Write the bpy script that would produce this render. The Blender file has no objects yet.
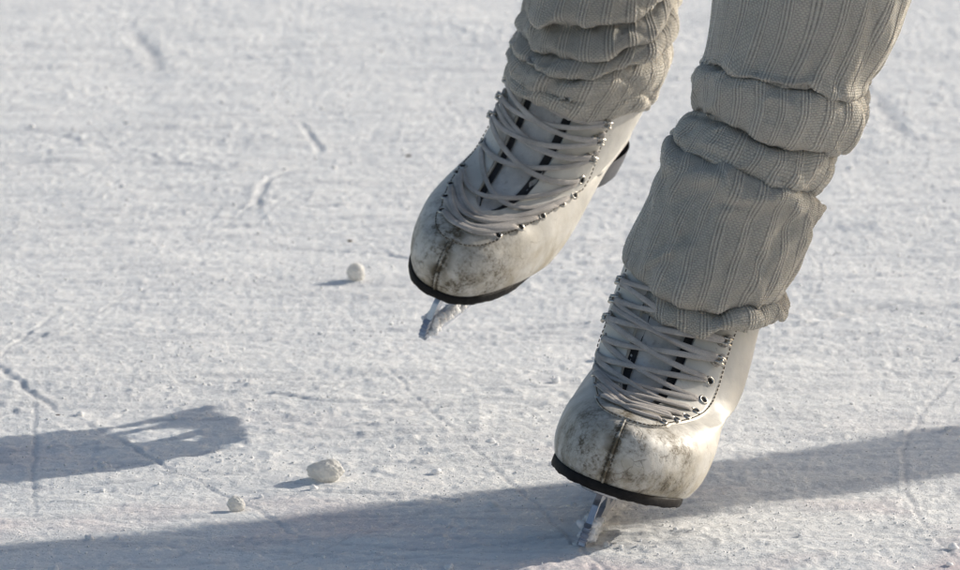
import bpy, bmesh, math, random
import numpy as np
from mathutils import Matrix, Vector

random.seed(7)
RNG = np.random.default_rng(11)
sc = bpy.context.scene
COL = sc.collection
R_ = math.radians

# ------------------------------------------------------------------ helpers
def mesh_obj(name, verts, faces, mat, parent=None, smooth=True):
    me = bpy.data.meshes.new(name)
    verts = np.asarray(verts, dtype=np.float64)
    me.from_pydata(verts.tolist(), [], [tuple(int(i) for i in f) for f in faces])
    me.validate(); me.update()
    if smooth:
        me.shade_smooth()
    o = bpy.data.objects.new(name, me)
    COL.objects.link(o)
    if mat is not None:
        me.materials.append(mat)
    if parent is not None:
        o.parent = parent
    return o

def fast_grid(name, V, closed, mat, parent=None):
    """V: (rows, cols, 3) array -> quad grid mesh, closed in columns if asked"""
    r, c, _ = V.shape
    me = bpy.data.meshes.new(name)
    cc = c if closed else c - 1
    i, j = np.meshgrid(np.arange(r - 1), np.arange(cc), indexing='ij')
    j2 = (j + 1) % c
    q = np.stack([i * c + j, i * c + j2, (i + 1) * c + j2, (i + 1) * c + j], -1).reshape(-1)
    n = (r - 1) * cc
    me.vertices.add(r * c); me.vertices.foreach_set('co', V.reshape(-1).astype(np.float32))
    me.loops.add(n * 4); me.loops.foreach_set('vertex_index', q.astype(np.int32))
    me.polygons.add(n); me.polygons.foreach_set('loop_start', np.arange(0, n * 4, 4, dtype=np.int32))
    me.update(calc_edges=True); me.validate(); me.shade_smooth()
    o = bpy.data.objects.new(name, me); COL.objects.link(o)
    if mat: me.materials.append(mat)
    if parent is not None: o.parent = parent
    return o

def set_uv(o, V_uv, closed):
    """V_uv: (rows, cols+1 if closed, 2)"""
    me = o.data
    r, c, _ = V_uv.shape
    i, j = np.meshgrid(np.arange(r - 1), np.arange(c - 1), indexing='ij')
    uv = np.stack([V_uv[i, j], V_uv[i, j + 1], V_uv[i + 1, j + 1], V_uv[i + 1, j]], 2).reshape(-1)
    l = me.uv_layers.new(name='knit')
    l.data.foreach_set('uv', uv.astype(np.float32))

def merge(parts):
    V = []; F = []; n = 0
    for v, f in parts:
        v = np.asarray(v, float); V.append(v)
        F += [tuple(int(a) + n for a in g) for g in f]; n += len(v)
    return np.concatenate(V), F

def empty(name, mw):
    o = bpy.data.objects.new(name, None); COL.objects.link(o)
    o.empty_display_size = 0.03
    o.matrix_world = mw
    return o

def tag(o, label=None, cat=None, group=None, kind=None):
    if label: o['label'] = label
    if cat: o['category'] = cat
    if group: o['group'] = group
    if kind: o['kind'] = kind
    return o

def catmull(tab, s):
    """tab (n,k) rows, s array of row positions -> smooth interpolation"""
    tab = np.asarray(tab, float)
    if tab.ndim == 1: tab = tab[:, None]; sq = True
    else: sq = False
    n = len(tab); s = np.clip(np.asarray(s, float), 0, n - 1)
    i = np.clip(np.floor(s).astype(int), 0, n - 2); t = (s - i)[..., None]
    g = lambda k: tab[np.clip(k, 0, n - 1)]
    p0 = np.where((i == 0)[..., None], 2 * g(i) - g(i + 1), g(i - 1)); p1 = g(i); p2 = g(i + 1)
    p3 = np.where((i >= n - 2)[..., None], 2 * g(i + 1) - g(i), g(i + 2))
    out = .5 * (2 * p1 + (p2 - p0) * t + (2 * p0 - 5 * p1 + 4 * p2 - p3) * t ** 2 + (-p0 + 3 * p1 - 3 * p2 + p3) * t ** 3)
    return out[..., 0] if sq else out

def _hash(ix, iy, seed):
    h = (ix.astype(np.int64) * 374761393 + iy.astype(np.int64) * 668265263 + seed * 974634777) & 0xffffffff
    h = ((h ^ (h >> 13)) * 1274126177) & 0xffffffff
    h = (h ^ (h >> 16)) & 0xffffffff
    return h / 4294967295.0

def vnoise(x, y, seed=0):
    ix = np.floor(x); iy = np.floor(y); fx = x - ix; fy = y - iy
    ix = ix.astype(np.int64); iy = iy.astype(np.int64)
    sx = fx * fx * fx * (fx * (fx * 6 - 15) + 10); sy = fy * fy * fy * (fy * (fy * 6 - 15) + 10)
    a = _hash(ix, iy, seed); b = _hash(ix + 1, iy, seed); c = _hash(ix, iy + 1, seed); d = _hash(ix + 1, iy + 1, seed)
    return (a + (b - a) * sx + (c - a) * sy + (a - b - c + d) * sx * sy) * 2 - 1

def fbm(x, y, seed=0, oct=4, lac=2.03, gain=.5):
    v = 0; a = 1.
    for k in range(oct):
        v = v + a * vnoise(x * lac ** k + 17.3 * k, y * lac ** k - 9.1 * k, seed + k); a *= gain
    return v

# ------------------------------------------------------------------ materials
def new_mat(name):
    m = bpy.data.materials.new(name); m.use_nodes = True
    nt = m.node_tree; nt.nodes.clear()
    out = nt.nodes.new('ShaderNodeOutputMaterial'); b = nt.nodes.new('ShaderNodeBsdfPrincipled')
    nt.links.new(b.outputs[0], out.inputs[0])
    return m, nt, b

class NG:
    def __init__(s, nt): s.nt = nt
    def n(s, t, **k):
        nd = s.nt.nodes.new(t)
        for a, v in k.items():
            if a.startswith('i_'):
                key = a[2:]; key = int(key) if key.isdigit() else key.replace('_', ' ')
                if hasattr(v, 'is_output') or isinstance(v, bpy.types.NodeSocket): s.nt.links.new(v, nd.inputs[key])
                else: nd.inputs[key].default_value = v
            else: setattr(nd, a, v)
        return nd
    def link(s, a, b): s.nt.links.new(a, b)
    def math(s, op, a, b=None, c=None, clamp=False):
        nd = s.nt.nodes.new('ShaderNodeMath'); nd.operation = op; nd.use_clamp = clamp
        for i, v in enumerate((a, b, c)):
            if v is None: continue
            if isinstance(v, bpy.types.NodeSocket): s.nt.links.new(v, nd.inputs[i])
            else: nd.inputs[i].default_value = v
        return nd.outputs[0]
    def noise(s, vec, scale, detail=4, rough=.5, dist=0):
        nd = s.n('ShaderNodeTexNoise'); s.nt.links.new(vec, nd.inputs['Vector'])
        nd.inputs['Scale'].default_value = scale; nd.inputs['Detail'].default_value = detail
        nd.inputs['Roughness'].default_value = rough; nd.inputs['Distortion'].default_value = dist
        return nd.outputs[0]
    def ramp(s, f, a, b, lo=0., hi=1.):
        nd = s.n('ShaderNodeMapRange'); s.nt.links.new(f, nd.inputs[0]); nd.clamp = True
        nd.inputs[1].default_value = a; nd.inputs[2].default_value = b
        nd.inputs[3].default_value = lo; nd.inputs[4].default_value = hi
        return nd.outputs[0]
    def mix(s, f, a, b):
        nd = s.n('ShaderNodeMix', data_type='RGBA')
        for i, v in ((0, f), (6, a), (7, b)):
            if isinstance(v, bpy.types.NodeSocket): s.nt.links.new(v, nd.inputs[i])
            else: nd.inputs[i].default_value = v if i == 0 else (*v, 1)
        return nd.outputs[2]
    def mapping(s, vec, scale=(1, 1, 1), rot=(0, 0, 0), loc=(0, 0, 0)):
        nd = s.n('ShaderNodeMapping'); s.nt.links.new(vec, nd.inputs[0])
        nd.inputs['Scale'].default_value = scale; nd.inputs['Rotation'].default_value = rot
        nd.inputs['Location'].default_value = loc
        return nd.outputs[0]
    def bump(s, h, strength, dist, normal=None):
        nd = s.n('ShaderNodeBump'); s.nt.links.new(h, nd.inputs['Height'])
        nd.inputs['Strength'].default_value = strength; nd.inputs['Distance'].default_value = dist
        if normal is not None: s.nt.links.new(normal, nd.inputs['Normal'])
        return nd.outputs[0]

def plain(name, col, rough=.5, metal=0., noise=.08, nscale=300, bump=.0, spec=.5):
    m, nt, b = new_mat(name); g = NG(nt)
    co = g.n('ShaderNodeTexCoord').outputs['Object']
    f = g.noise(co, nscale, 5, .6)
    dark = tuple(c * (1 - noise * 2.2) for c in col); lite = tuple(min(1, c * (1 + noise)) for c in col)
    g.link(g.mix(g.ramp(f, .3, .7), dark, lite), b.inputs['Base Color'])
    g.link(g.ramp(f, .3, .7, max(0.02, rough - .08), min(1, rough + .1)), b.inputs['Roughness'])
    b.inputs['Metallic'].default_value = metal
    b.inputs['Specular IOR Level'].default_value = spec
    if bump:
        g.link(g.bump(f, .6, bump), b.inputs['Normal'])
    return m

def leather(name, seed, dirt_amt, side=1):
    m, nt, b = new_mat(name); g = NG(nt)
    co = g.n('ShaderNodeTexCoord').outputs['Object']
    mv = g.mapping(co, loc=(seed, seed * .37, 0))
    sep = g.n('ShaderNodeSeparateXYZ'); g.link(co, sep.inputs[0]); X, Y, Z = sep.outputs
    base = g.mix(g.ramp(g.noise(mv, 22, 4, .6), .35, .7), (.52, .50, .455), (.65, .63, .59))
    # yellowish grubby tone, low down
    low = g.math('MULTIPLY', g.ramp(Z, .052, .0), g.ramp(g.noise(mv, 45, 5, .65), .42, .62))
    base = g.mix(g.math('MULTIPLY', low, .8), base, (.33, .27, .17))
    # scuffs at the toe : dark grey patches
    toe = g.math('MULTIPLY', g.ramp(Y, .070, .025), g.ramp(Z, .075, .05))
    pn = g.noise(g.mapping(mv, scale=(1, 1, 1.2)), 34, 8, .74)
    patch = g.math('MULTIPLY', g.ramp(pn, .46, .60), toe)
    fine = g.ramp(g.noise(mv, 420, 5, .7), .38, .6)
    patch = g.math('MULTIPLY', patch, g.math('ADD', g.math('MULTIPLY', fine, .65), .35))
    smg = g.math('MULTIPLY', g.ramp(g.noise(mv, 30, 6, .7), .40, .58), g.ramp(g.math('MULTIPLY', X, float(side)), -.004, .016))
    smg = g.math('MULTIPLY', g.math('MULTIPLY', smg, toe), g.math('ADD', .35, g.math('MULTIPLY', fine, .45)))
    patch = g.math('MAXIMUM', patch, smg)
    # band of wear beside the centre seam
    seamd = g.math('ABSOLUTE', g.math('ADD', X, g.ramp(g.noise(mv, 60, 3, .5), .2, .8, -.004, .004)))
    seam = g.math('MULTIPLY', g.ramp(seamd, .011, .0015), g.math('MULTIPLY', g.ramp(Y, .05, .03), g.ramp(g.noise(mv, 110, 5, .7), .36, .56)))
    d = g.math('MAXIMUM', patch, seam)
    d = g.math('MULTIPLY', d, dirt_amt * 1.15, clamp=True)
    base = g.mix(d, base, (.105, .085, .055))
    # thin scratches
    s1 = g.n('ShaderNodeTexVoronoi', feature='DISTANCE_TO_EDGE'); 
    nz = g.n('ShaderNodeTexNoise'); g.link(mv, nz.inputs['Vector']); nz.inputs['Scale'].default_value = 45
    wv = g.n('ShaderNodeVectorMath', operation='MULTIPLY_ADD'); g.link(nz.outputs[1], wv.inputs[0]); wv.inputs[1].default_value = (.035, .035, .035); g.link(mv, wv.inputs[2])
    g.link(g.mapping(wv.outputs[0], scale=(1, 2.6, 1), rot=(.4, .5, .9)), s1.inputs['Vector']); s1.inputs['Scale'].default_value = 52
    line = g.ramp(s1.outputs[0], .03, .008)
    keep = g.math('MULTIPLY', g.ramp(g.noise(mv, 75, 3, .6), .53, .6), g.ramp(Y, .13, .05, .12, 1))
    line = g.math('MULTIPLY', g.math('MULTIPLY', line, keep), .5)
    base = g.mix(line, base, (.10, .075, .05))
    # tiny nicks all over
    nick = g.ramp(g.noise(g.mapping(mv, scale=(1, 3.5, 1.6), rot=(.2, .1, .6)), 170, 3, .6), .69, .74)
    base = g.mix(g.math('MULTIPLY', nick, .6), base, (.16, .13, .10))
    g.link(base, b.inputs['Base Color'])
    g.link(g.math('ADD', g.ramp(g.noise(mv, 90, 4, .6), .3, .7, .44, .60), g.math('MULTIPLY', d, .25)), b.inputs['Roughness'])
    b.inputs['Specular IOR Level'].default_value = .5
    b.inputs['Coat Weight'].default_value = .05; b.inputs['Coat Roughness'].default_value = .3
    hgt = g.math('SUBTRACT', g.math('MULTIPLY', g.noise(mv, 900, 3, .6), .35), g.math('ADD', line, g.math('MULTIPLY', d, .4)))
    n1 = g.bump(hgt, .45, .0006)
    n2 = g.bump(g.noise(mv, 28, 3, .5), .45, .004, n1)
    g.link(n2, b.inputs['Normal'])
    return m

def wool(name, col):
    m, nt, b = new_mat(name); g = NG(nt)
    uv = g.n('ShaderNodeUVMap', uv_map='knit').outputs[0]
    co = g.n('ShaderNodeTexCoord').outputs['Object']
    sep = g.n('ShaderNodeSeparateXYZ'); g.link(uv, sep.inputs[0]); U, V, _ = sep.outputs
    # stitches: offset rows of small loops
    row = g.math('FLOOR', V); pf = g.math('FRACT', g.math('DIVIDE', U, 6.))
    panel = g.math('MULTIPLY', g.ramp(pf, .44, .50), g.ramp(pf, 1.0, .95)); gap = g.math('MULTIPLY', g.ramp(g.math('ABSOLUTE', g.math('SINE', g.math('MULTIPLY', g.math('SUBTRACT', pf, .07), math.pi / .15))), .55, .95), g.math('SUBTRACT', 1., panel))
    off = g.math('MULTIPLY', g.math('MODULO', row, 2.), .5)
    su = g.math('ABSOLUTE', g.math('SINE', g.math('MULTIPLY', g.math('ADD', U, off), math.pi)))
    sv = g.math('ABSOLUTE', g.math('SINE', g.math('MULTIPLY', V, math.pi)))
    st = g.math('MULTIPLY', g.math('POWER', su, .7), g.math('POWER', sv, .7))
    fz = g.noise(co, 1300, 2, .6)
    fz2 = g.noise(g.mapping(co, scale=(1, 1, .35)), 500, 4, .7)
    h = g.math('ADD', g.math('MULTIPLY', st, .8), g.math('MULTIPLY', fz, .8))
    big = g.noise(co, 30, 3, .5)
    c = g.mix(g.ramp(big, .3, .7), tuple(x * .92 for x in col), tuple(x * 1.05 for x in col))
    c = g.mix(g.math('MULTIPLY', g.ramp(st, .0, .75, .8, 0), g.math('ADD', .25, g.math('MULTIPLY', panel, .6))), c, tuple(x * .34 for x in col))  # holes between loops darkened in the colour, as yarn self-shadow
    c = g.mix(g.math('MULTIPLY', gap, .85), c, tuple(x * .4 for x in col))  # shade in the valleys between ribs, painted into the wool colour
    c = g.mix(g.ramp(fz2, .35, .7, .0, .35), c, tuple(min(1, x * 1.3) for x in col))
    g.link(c, b.inputs['Base Color'])
    b.inputs['Roughness'].default_value = .95; b.inputs['Specular IOR Level'].default_value = .15
    b.inputs['Subsurface Weight'].default_value = .55; b.inputs['Subsurface Radius'].default_value = (1, .85, .65); b.inputs['Subsurface Scale'].default_value = .004; b.inputs['Sheen Weight'].default_value = .2; b.inputs['Sheen Roughness'].default_value = .6
    g.link(g.bump(h, .9, .0014), b.inputs['Normal'])
    return m

def snow_mat(name, ground=True):
    m, nt, b = new_mat(name); g = NG(nt)
    geo = g.n('ShaderNodeNewGeometry').outputs['Position'] if ground else g.n('ShaderNodeTexCoord').outputs['Object']
    f1 = g.noise(geo, 9, 5, .6); f2 = g.noise(g.mapping(geo, scale=(1, 2.2, 1), rot=(0, 0, .25)), 55, 6, .7)
    c = g.mix(g.ramp(f2, .3, .7), (.84, .85, .86), (.94, .94, .935))
    if ground:
        # faint reddish line paint frozen under the surface, bare glassy streaks
        red = g.math('MULTIPLY', g.ramp(g.noise(geo, 5.5, 3, .5), .52, .7), g.ramp(g.n('ShaderNodeSeparateXYZ', i_0=geo).outputs[1], .55, -.1))
        c = g.mix(g.math('MULTIPLY', red, .75), c, (.74, .58, .59))
        sl = g.ramp(g.noise(g.mapping(geo, scale=(.5, 2.5, 1), rot=(0, 0, -.2)), 6, 5, .62), .5, .66)
        c = g.mix(g.math('MULTIPLY', sl, .4), c, (.68, .685, .70))
        at = g.n('ShaderNodeAttribute', attribute_name='groove').outputs['Fac']
        c = g.mix(g.math('MULTIPLY', at, .5, clamp=True), c, (.52, .53, .56))
    else:
        c = g.mix(g.ramp(f2, .3, .7), (.88, .87, .84), (.95, .94, .92)); b.inputs['Subsurface Weight'].default_value = .8; b.inputs['Subsurface Radius'].default_value = (1, .9, .8); b.inputs['Subsurface Scale'].default_value = .0035
    g.link(c, b.inputs['Base Color'])
    vor = g.n('ShaderNodeTexVoronoi'); g.link(geo, vor.inputs['Vector']); vor.inputs['Scale'].default_value = 520
    cell = g.n('ShaderNodeSeparateColor', i_0=vor.outputs['Color'])
    # some icy facets are smooth and glint in the sun
    g.link(g.ramp(cell.outputs[0], .86, .97, .62, .16), b.inputs['Roughness'])
    b.inputs['Specular IOR Level'].default_value = .42
    n1 = g.bump(g.noise(geo, 380, 6, .75), .75, .0022)
    n2 = g.bump(cell.outputs[1], .5, .0012, n1)
    n3 = g.bump(g.noise(g.mapping(geo, scale=(1, 1.6, 1)), 80, 5, .65), .26, .004, n2)
    g.link(n3, b.inputs['Normal'])
    return m

M = dict(
    black=plain('sole black rubber', (.016, .015, .015), .62, 0, .25, 200, .0008, .12),
    heel=plain('heel stack grey', (.09, .09, .10), .45, 0, .1, 200, .0004),
    steel=plain('brushed blade steel', (.50, .53, .60), .38, .95, .06, 400, .0001),
    dsteel=plain('painted blade mount', (.50, .51, .53), .34, 1., .12, 300, .0002),
    hook=plain('worn nickel', (.52, .50, .46), .3, 1., .3, 700, .0002),
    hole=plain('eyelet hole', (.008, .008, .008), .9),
    lining=plain('dark boot lining', (.03, .03, .035), .9),
    thread=plain('dark stitching', (.10, .085, .065), .9),
    tongue=None, lace=None,
    trousers=plain('dark cloth', (.03, .035, .05), .9, 0, .1, 60, .002),
    jacket=plain('padded jacket cloth', (.12, .05, .05), .8, 0, .1, 60, .002),
    skin=plain('skin', (.55, .36, .28), .55, 0, .04, 40),
    hair=plain('brown hair', (.06, .035, .02), .6, 0, .2, 200, .002),
    speck=plain('dark crumb', (.10, .06, .045), .9, 0, .2, 300, .001),
)

def lace_mat():
    m, nt, b = new_mat('grey cotton lace'); g = NG(nt)
    co = g.n('ShaderNodeTexCoord').outputs['Object']
    w = g.noise(co, 1400, 3, .6); d = g.noise(co, 70, 5, .6)
    c = g.mix(g.ramp(d, .35, .7), (.38, .355, .335), (.56, .53, .505))
    c = g.mix(g.ramp(w, .3, .6, .45, 0), c, (.22, .20, .19))
    g.link(c, b.inputs['Base Color']); b.inputs['Roughness'].default_value = .85
    b.inputs['Specular IOR Level'].default_value = .25
    g.link(g.bump(w, .7, .0008), b.inputs['Normal'])
    return m
M['lace'] = lace_mat()
def tongue_mat():
    m, nt, b = new_mat('tongue leather'); g = NG(nt)
    co = g.n('ShaderNodeTexCoord').outputs['Object']
    d = g.noise(co, 60, 6, .68)
    c = g.mix(g.ramp(d, .35, .65), (.42, .41, .40), (.60, .59, .58))
    c = g.mix(g.ramp(g.noise(co, 160, 4, .6), .58, .7, 0, .6), c, (.22, .18, .17))
    g.link(c, b.inputs['Base Color']); b.inputs['Roughness'].default_value = .5
    g.link(g.bump(d, .5, .002), b.inputs['Normal'])
    return m
M['tongue'] = tongue_mat()
M['snow'] = snow_mat('scraped rink snow'); M['clump'] = snow_mat('snow clump', False); M['grain'] = snow_mat('snow grain', False)
for k_ in ('grain', 'clump'):       # small bits of snow let light through
    nt_ = M[k_].node_tree; pb = nt_.nodes['Principled BSDF']; pb.inputs['Subsurface Weight'].default_value = 0.
    tr = nt_.nodes.new('ShaderNodeBsdfTranslucent'); tr.inputs[0].default_value = (.96, .94, .90, 1); mx = nt_.nodes.new('ShaderNodeMixShader'); mx.inputs[0].default_value = .4 if k_ == 'grain' else .32
    if k_ == 'grain':
        for l_ in list(pb.inputs['Normal'].links) + list(pb.inputs['Base Color'].links): nt_.links.remove(l_)
        pb.inputs['Base Color'].default_value = (.93, .935, .95, 1); tr.inputs[0].default_value = (.97, .97, .98, 1)
    nt_.links.new(pb.outputs[0], mx.inputs[1]); nt_.links.new(tr.outputs[0], mx.inputs[2])
    nt_.links.new(mx.outputs[0], [q for q in nt_.nodes if q.type == 'OUTPUT_MATERIAL'][0].inputs[0])

# ------------------------------------------------------------------ camera
PITCH = 10.0
CAM = np.array([-.06605, -3.70921, .82804]) + np.array([0, 0, 0])
FPX = 5833.0
cd = bpy.data.cameras.new('camera'); cam = bpy.data.objects.new('camera', cd); COL.objects.link(cam)
cam.location = CAM; cam.rotation_euler = (R_(90 - PITCH), 0, 0)
cd.sensor_width = 36; cd.lens = FPX * 36 / 960; cd.clip_end = 2000; cd.clip_start = .05
cd.dof.use_dof = True; cd.dof.focus_distance = 3.80; cd.dof.aperture_fstop = 24
sc.camera = cam
cp, sp = math.cos(R_(PITCH)), math.sin(R_(PITCH))
RIGHT = np.array([1, 0, 0.]); FWD = np.array([0, cp, -sp]); UP = np.array([0, sp, cp])
ICE = 0.0
SUN_EL, SUN_AZ = 20.2, 33.0      # sun stands to the right and behind the skater

def ray(px, py):
    return FWD + (px - 480) / FPX * RIGHT - (py - 285) / FPX * UP
def gp(px, py, z=0.):
    d = ray(px, py); t = (z - CAM[2]) / d[2]
    return CAM + d * t
def at_depth(px, py, dep):
    return CAM + ray(px, py) * dep

# ------------------------------------------------------------------ figure skate
#  local metres: x across, y from toe to heel, z up from the top of the welt
mmF = [(4,0),(0,9),(-1,20),(2,32),(8,39),(18,44),(32,47),(47,48.8),(62,51),(77,55),(91,63),(102,73.5),(111,87),(118,103),(124,119),(128.5,136),(132,160),(134,190)]
mmB = [(250,52),(256,58),(259,63),(260,67),(260,71),(260,74),(259,77),(258,80),(257,83),(255,86),(253,92),(250,99),(247,109),(244,121),(242,136),(241,152),(243,172),(248,200)]
FB = np.array([f + b for f, b in zip(mmF, mmB)], float) / 1000
TOEW = [.93,1.0,1.025,1.015,.975,.93,.90,.88,.89,.91,.94,.97,1,1,1,1,1,1]
PEXP = [.37,.37,.38,.41,.46,.51,.54,.55,.55,.54,.52,.50,.46,.45,.45,.45,.45,.45]
SHT = [0,0,0,0,0,0,.05,.12,.22,.34,.48,.62,.76,.88,1,1,1,1]
UT = np.linspace(0, 1, 11)
FOOTW = np.array([48,49.5,50.5,50.5,48.5,46,43,41,41,43,43.]) / 1000
SHAFTW = 49 / 1000
def sole_z(y):
    t = np.clip((y - .105) / .08, 0, 1); return .052 * t * t * (3 - 2 * t)

class Boot:
    def __init__(s, med, wide=0.): s.med = med; s.wide = wide
    def surf(s, r, phi, off=0.):
        r = np.asarray(r, float); phi = np.asarray(phi, float); r, phi = np.broadcast_arrays(r, phi)
        def P(r, phi):
            fb = catmull(FB, r); u = (1 - np.cos(phi)) / 2
            y = fb[..., 0] + (fb[..., 2] - fb[..., 0]) * u; shp = np.interp(r, np.arange(18), SHT); z = fb[..., 1] + (fb[..., 3] - fb[..., 1]) * u ** (1 + .8 * (1 - shp))
            w0 = np.clip(1 - r / 6., 0, 1)
            z = z + (sole_z(y) + fb[..., 1] * (1 - u) + (fb[..., 3] - .052) * u - z) * w0
            sh = np.interp(r, np.arange(18), SHT); tw = catmull(TOEW, r); p = np.interp(r, np.arange(18), PEXP)
            w = catmull(FOOTW, u * 10) * (1 - sh) * tw + SHAFTW * sh
            c = s.med * .006 * np.clip(1 - u / .3, 0, 1) * (1 - sh)
            x = c * 0 + w * np.sign(np.sin(phi)) * np.abs(np.sin(phi)) ** (2 * p)
            x = x * (1 + s.med * np.sign(x) * -.05 * np.exp(-((u - .25) / .2) ** 2) * (1 - sh))
            gR = np.exp(-((r - 8) / 4.5) ** 2); gL = np.exp(-((r - 6.5) / 3.5) ** 2)
            x = x * (1 + (s.med < 0) * np.where(x > 0, .20 * gR, -.13 * gL))
            x = x * (1 - .07 * (s.med < 0) * (x < 0) * sh)
            x = x * (1 + s.wide * (x > 0) * np.exp(-((u - .25) / .32) ** 2))
            return np.stack([x, y, z], -1)
        if np.isscalar(off) and off == 0: return P(r, phi)
        e = 1e-3
        a = P(np.clip(r + .05, 0, 17), phi) - P(np.clip(r - .05, 0, 17), phi)
        b = P(r, phi + e) - P(r, phi - e)
        n = np.cross(b, a); n /= np.linalg.norm(n, axis=-1, keepdims=True) + 1e-12
        q = P(r, phi); ctr = np.stack([q[..., 0] * 0, q[..., 1] * 0 + .13, q[..., 2] * .5], -1)
        sg = np.sign(((q - ctr) * n).sum(-1, keepdims=True)); n = n * sg
        return q + n * np.asarray(off)[..., None] if not np.isscalar(off) else q + n * off
    def phi_of_x(s, r, x):
        ph = np.linspace(0, math.pi / 2, 400) * (1 if x >= 0 else -1)
        xs = s.surf(np.full(400, r), ph)[:, 0]
        return float(np.interp(abs(x), np.abs(xs), np.abs(ph))) * (1 if x >= 0 else -1)

EX = np.array([22.,28.8,33.6,37.,38.4,37.6,36.2,36.0,36.2,36.2]) / 1000
EY = np.array([50.2,64.5,78.8,92.7,106,118.3,129.5,139.5,148.5,152]) / 1000
EZ = np.array([43.2,45.3,48.5,53.4,61.2,71.4,83.6,95.3,106.7,121]) / 1000

def gap_phi(r):   # half opening between the facings, as angle
    g = np.interp(r, [7.2,7.35,7.6,8,9,10,12,15,17], [0,6,10,13,16.5,18,19.5,21,21]) / 1000
    return g

def tube(path, rad, nseg=8, flat=1., up=None, closed_ends=True):
    """swept ribbon/tube; flat<1 squashes it along the 'up' normals"""
    path = np.asarray(path, float); n = len(path)
    T = np.gradient(path, axis=0); T /= np.linalg.norm(T, axis=1, keepdims=True) + 1e-12
    if up is None: up = np.tile([0, 0, 1.], (n, 1))
    S = np.cross(T, up); S /= np.linalg.norm(S, axis=1, keepdims=True) + 1e-12
    N = np.cross(S, T)
    rad = np.broadcast_to(rad, (n,)); a = np.linspace(0, 2 * math.pi, nseg, endpoint=False)
    sq = lambda v: np.sign(v) * np.abs(v) ** .75
    V = path[:, None] + (S[:, None] * sq(np.cos(a))[None, :, None] + N[:, None] * (sq(np.sin(a)) * flat)[None, :, None]) * rad[:, None, None]
    F = []
    for i in range(n - 1):
        for j in range(nseg):
            k = (j + 1) % nseg
            F.append((i * nseg + j, i * nseg + k, (i + 1) * nseg + k, (i + 1) * nseg + j))
    F.append(tuple(range(nseg))[::-1]); F.append(tuple((n - 1) * nseg + j for j in range(nseg)))
    return V.reshape(-1, 3), F

def extrude_profile(loops, half, y_axis=True):
    """2D loops (outer first, then holes) in the yz plane -> solid of thickness 2*half in x"""
    bm = bmesh.new()
    edges = []
    for lp in loops:
        vs = [bm.verts.new((-half, y, z)) for y, z in lp]
        for a, b in zip(vs, vs[1:] + vs[:1]): edges.append(bm.edges.new((a, b)))
    bmesh.ops.triangle_fill(bm, use_beauty=True, use_dissolve=False, edges=edges)
    fs = bm.faces[:]
    r = bmesh.ops.extrude_face_region(bm, geom=fs)
    vs = [v for v in r['geom'] if isinstance(v, bmesh.types.BMVert)]
    bmesh.ops.translate(bm, verts=vs, vec=(2 * half, 0, 0))
    bmesh.ops.recalc_face_normals(bm, faces=bm.faces)
    bm.verts.index_update()
    V = [tuple(v.co) for v in bm.verts]; F = [tuple(v.index for v in f.verts) for f in bm.faces]
    bm.free(); return V, F

def ico(sub, r, c, jitter=0., scale=(1, 1, 1), seed=0):
    bm = bmesh.new(); bmesh.ops.create_icosphere(bm, subdivisions=sub, radius=1)
    V = np.array([v.co[:] for v in bm.verts]); F = [tuple(v.index for v in f.verts) for f in bm.faces]; bm.free()
    if jitter:
        k = 1.7
        nn = (fbm(V[:, 0] * k + seed * 3.1, V[:, 1] * k + V[:, 2] * 2.3 + seed, seed, 3) + fbm(V[:, 1] * k - seed, V[:, 2] * k + V[:, 0] * 1.9, seed + 9, 3)) * jitter
        V = V * (1 + nn[:, None])
    return V * np.array(scale) * r + np.array(c), F

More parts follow.
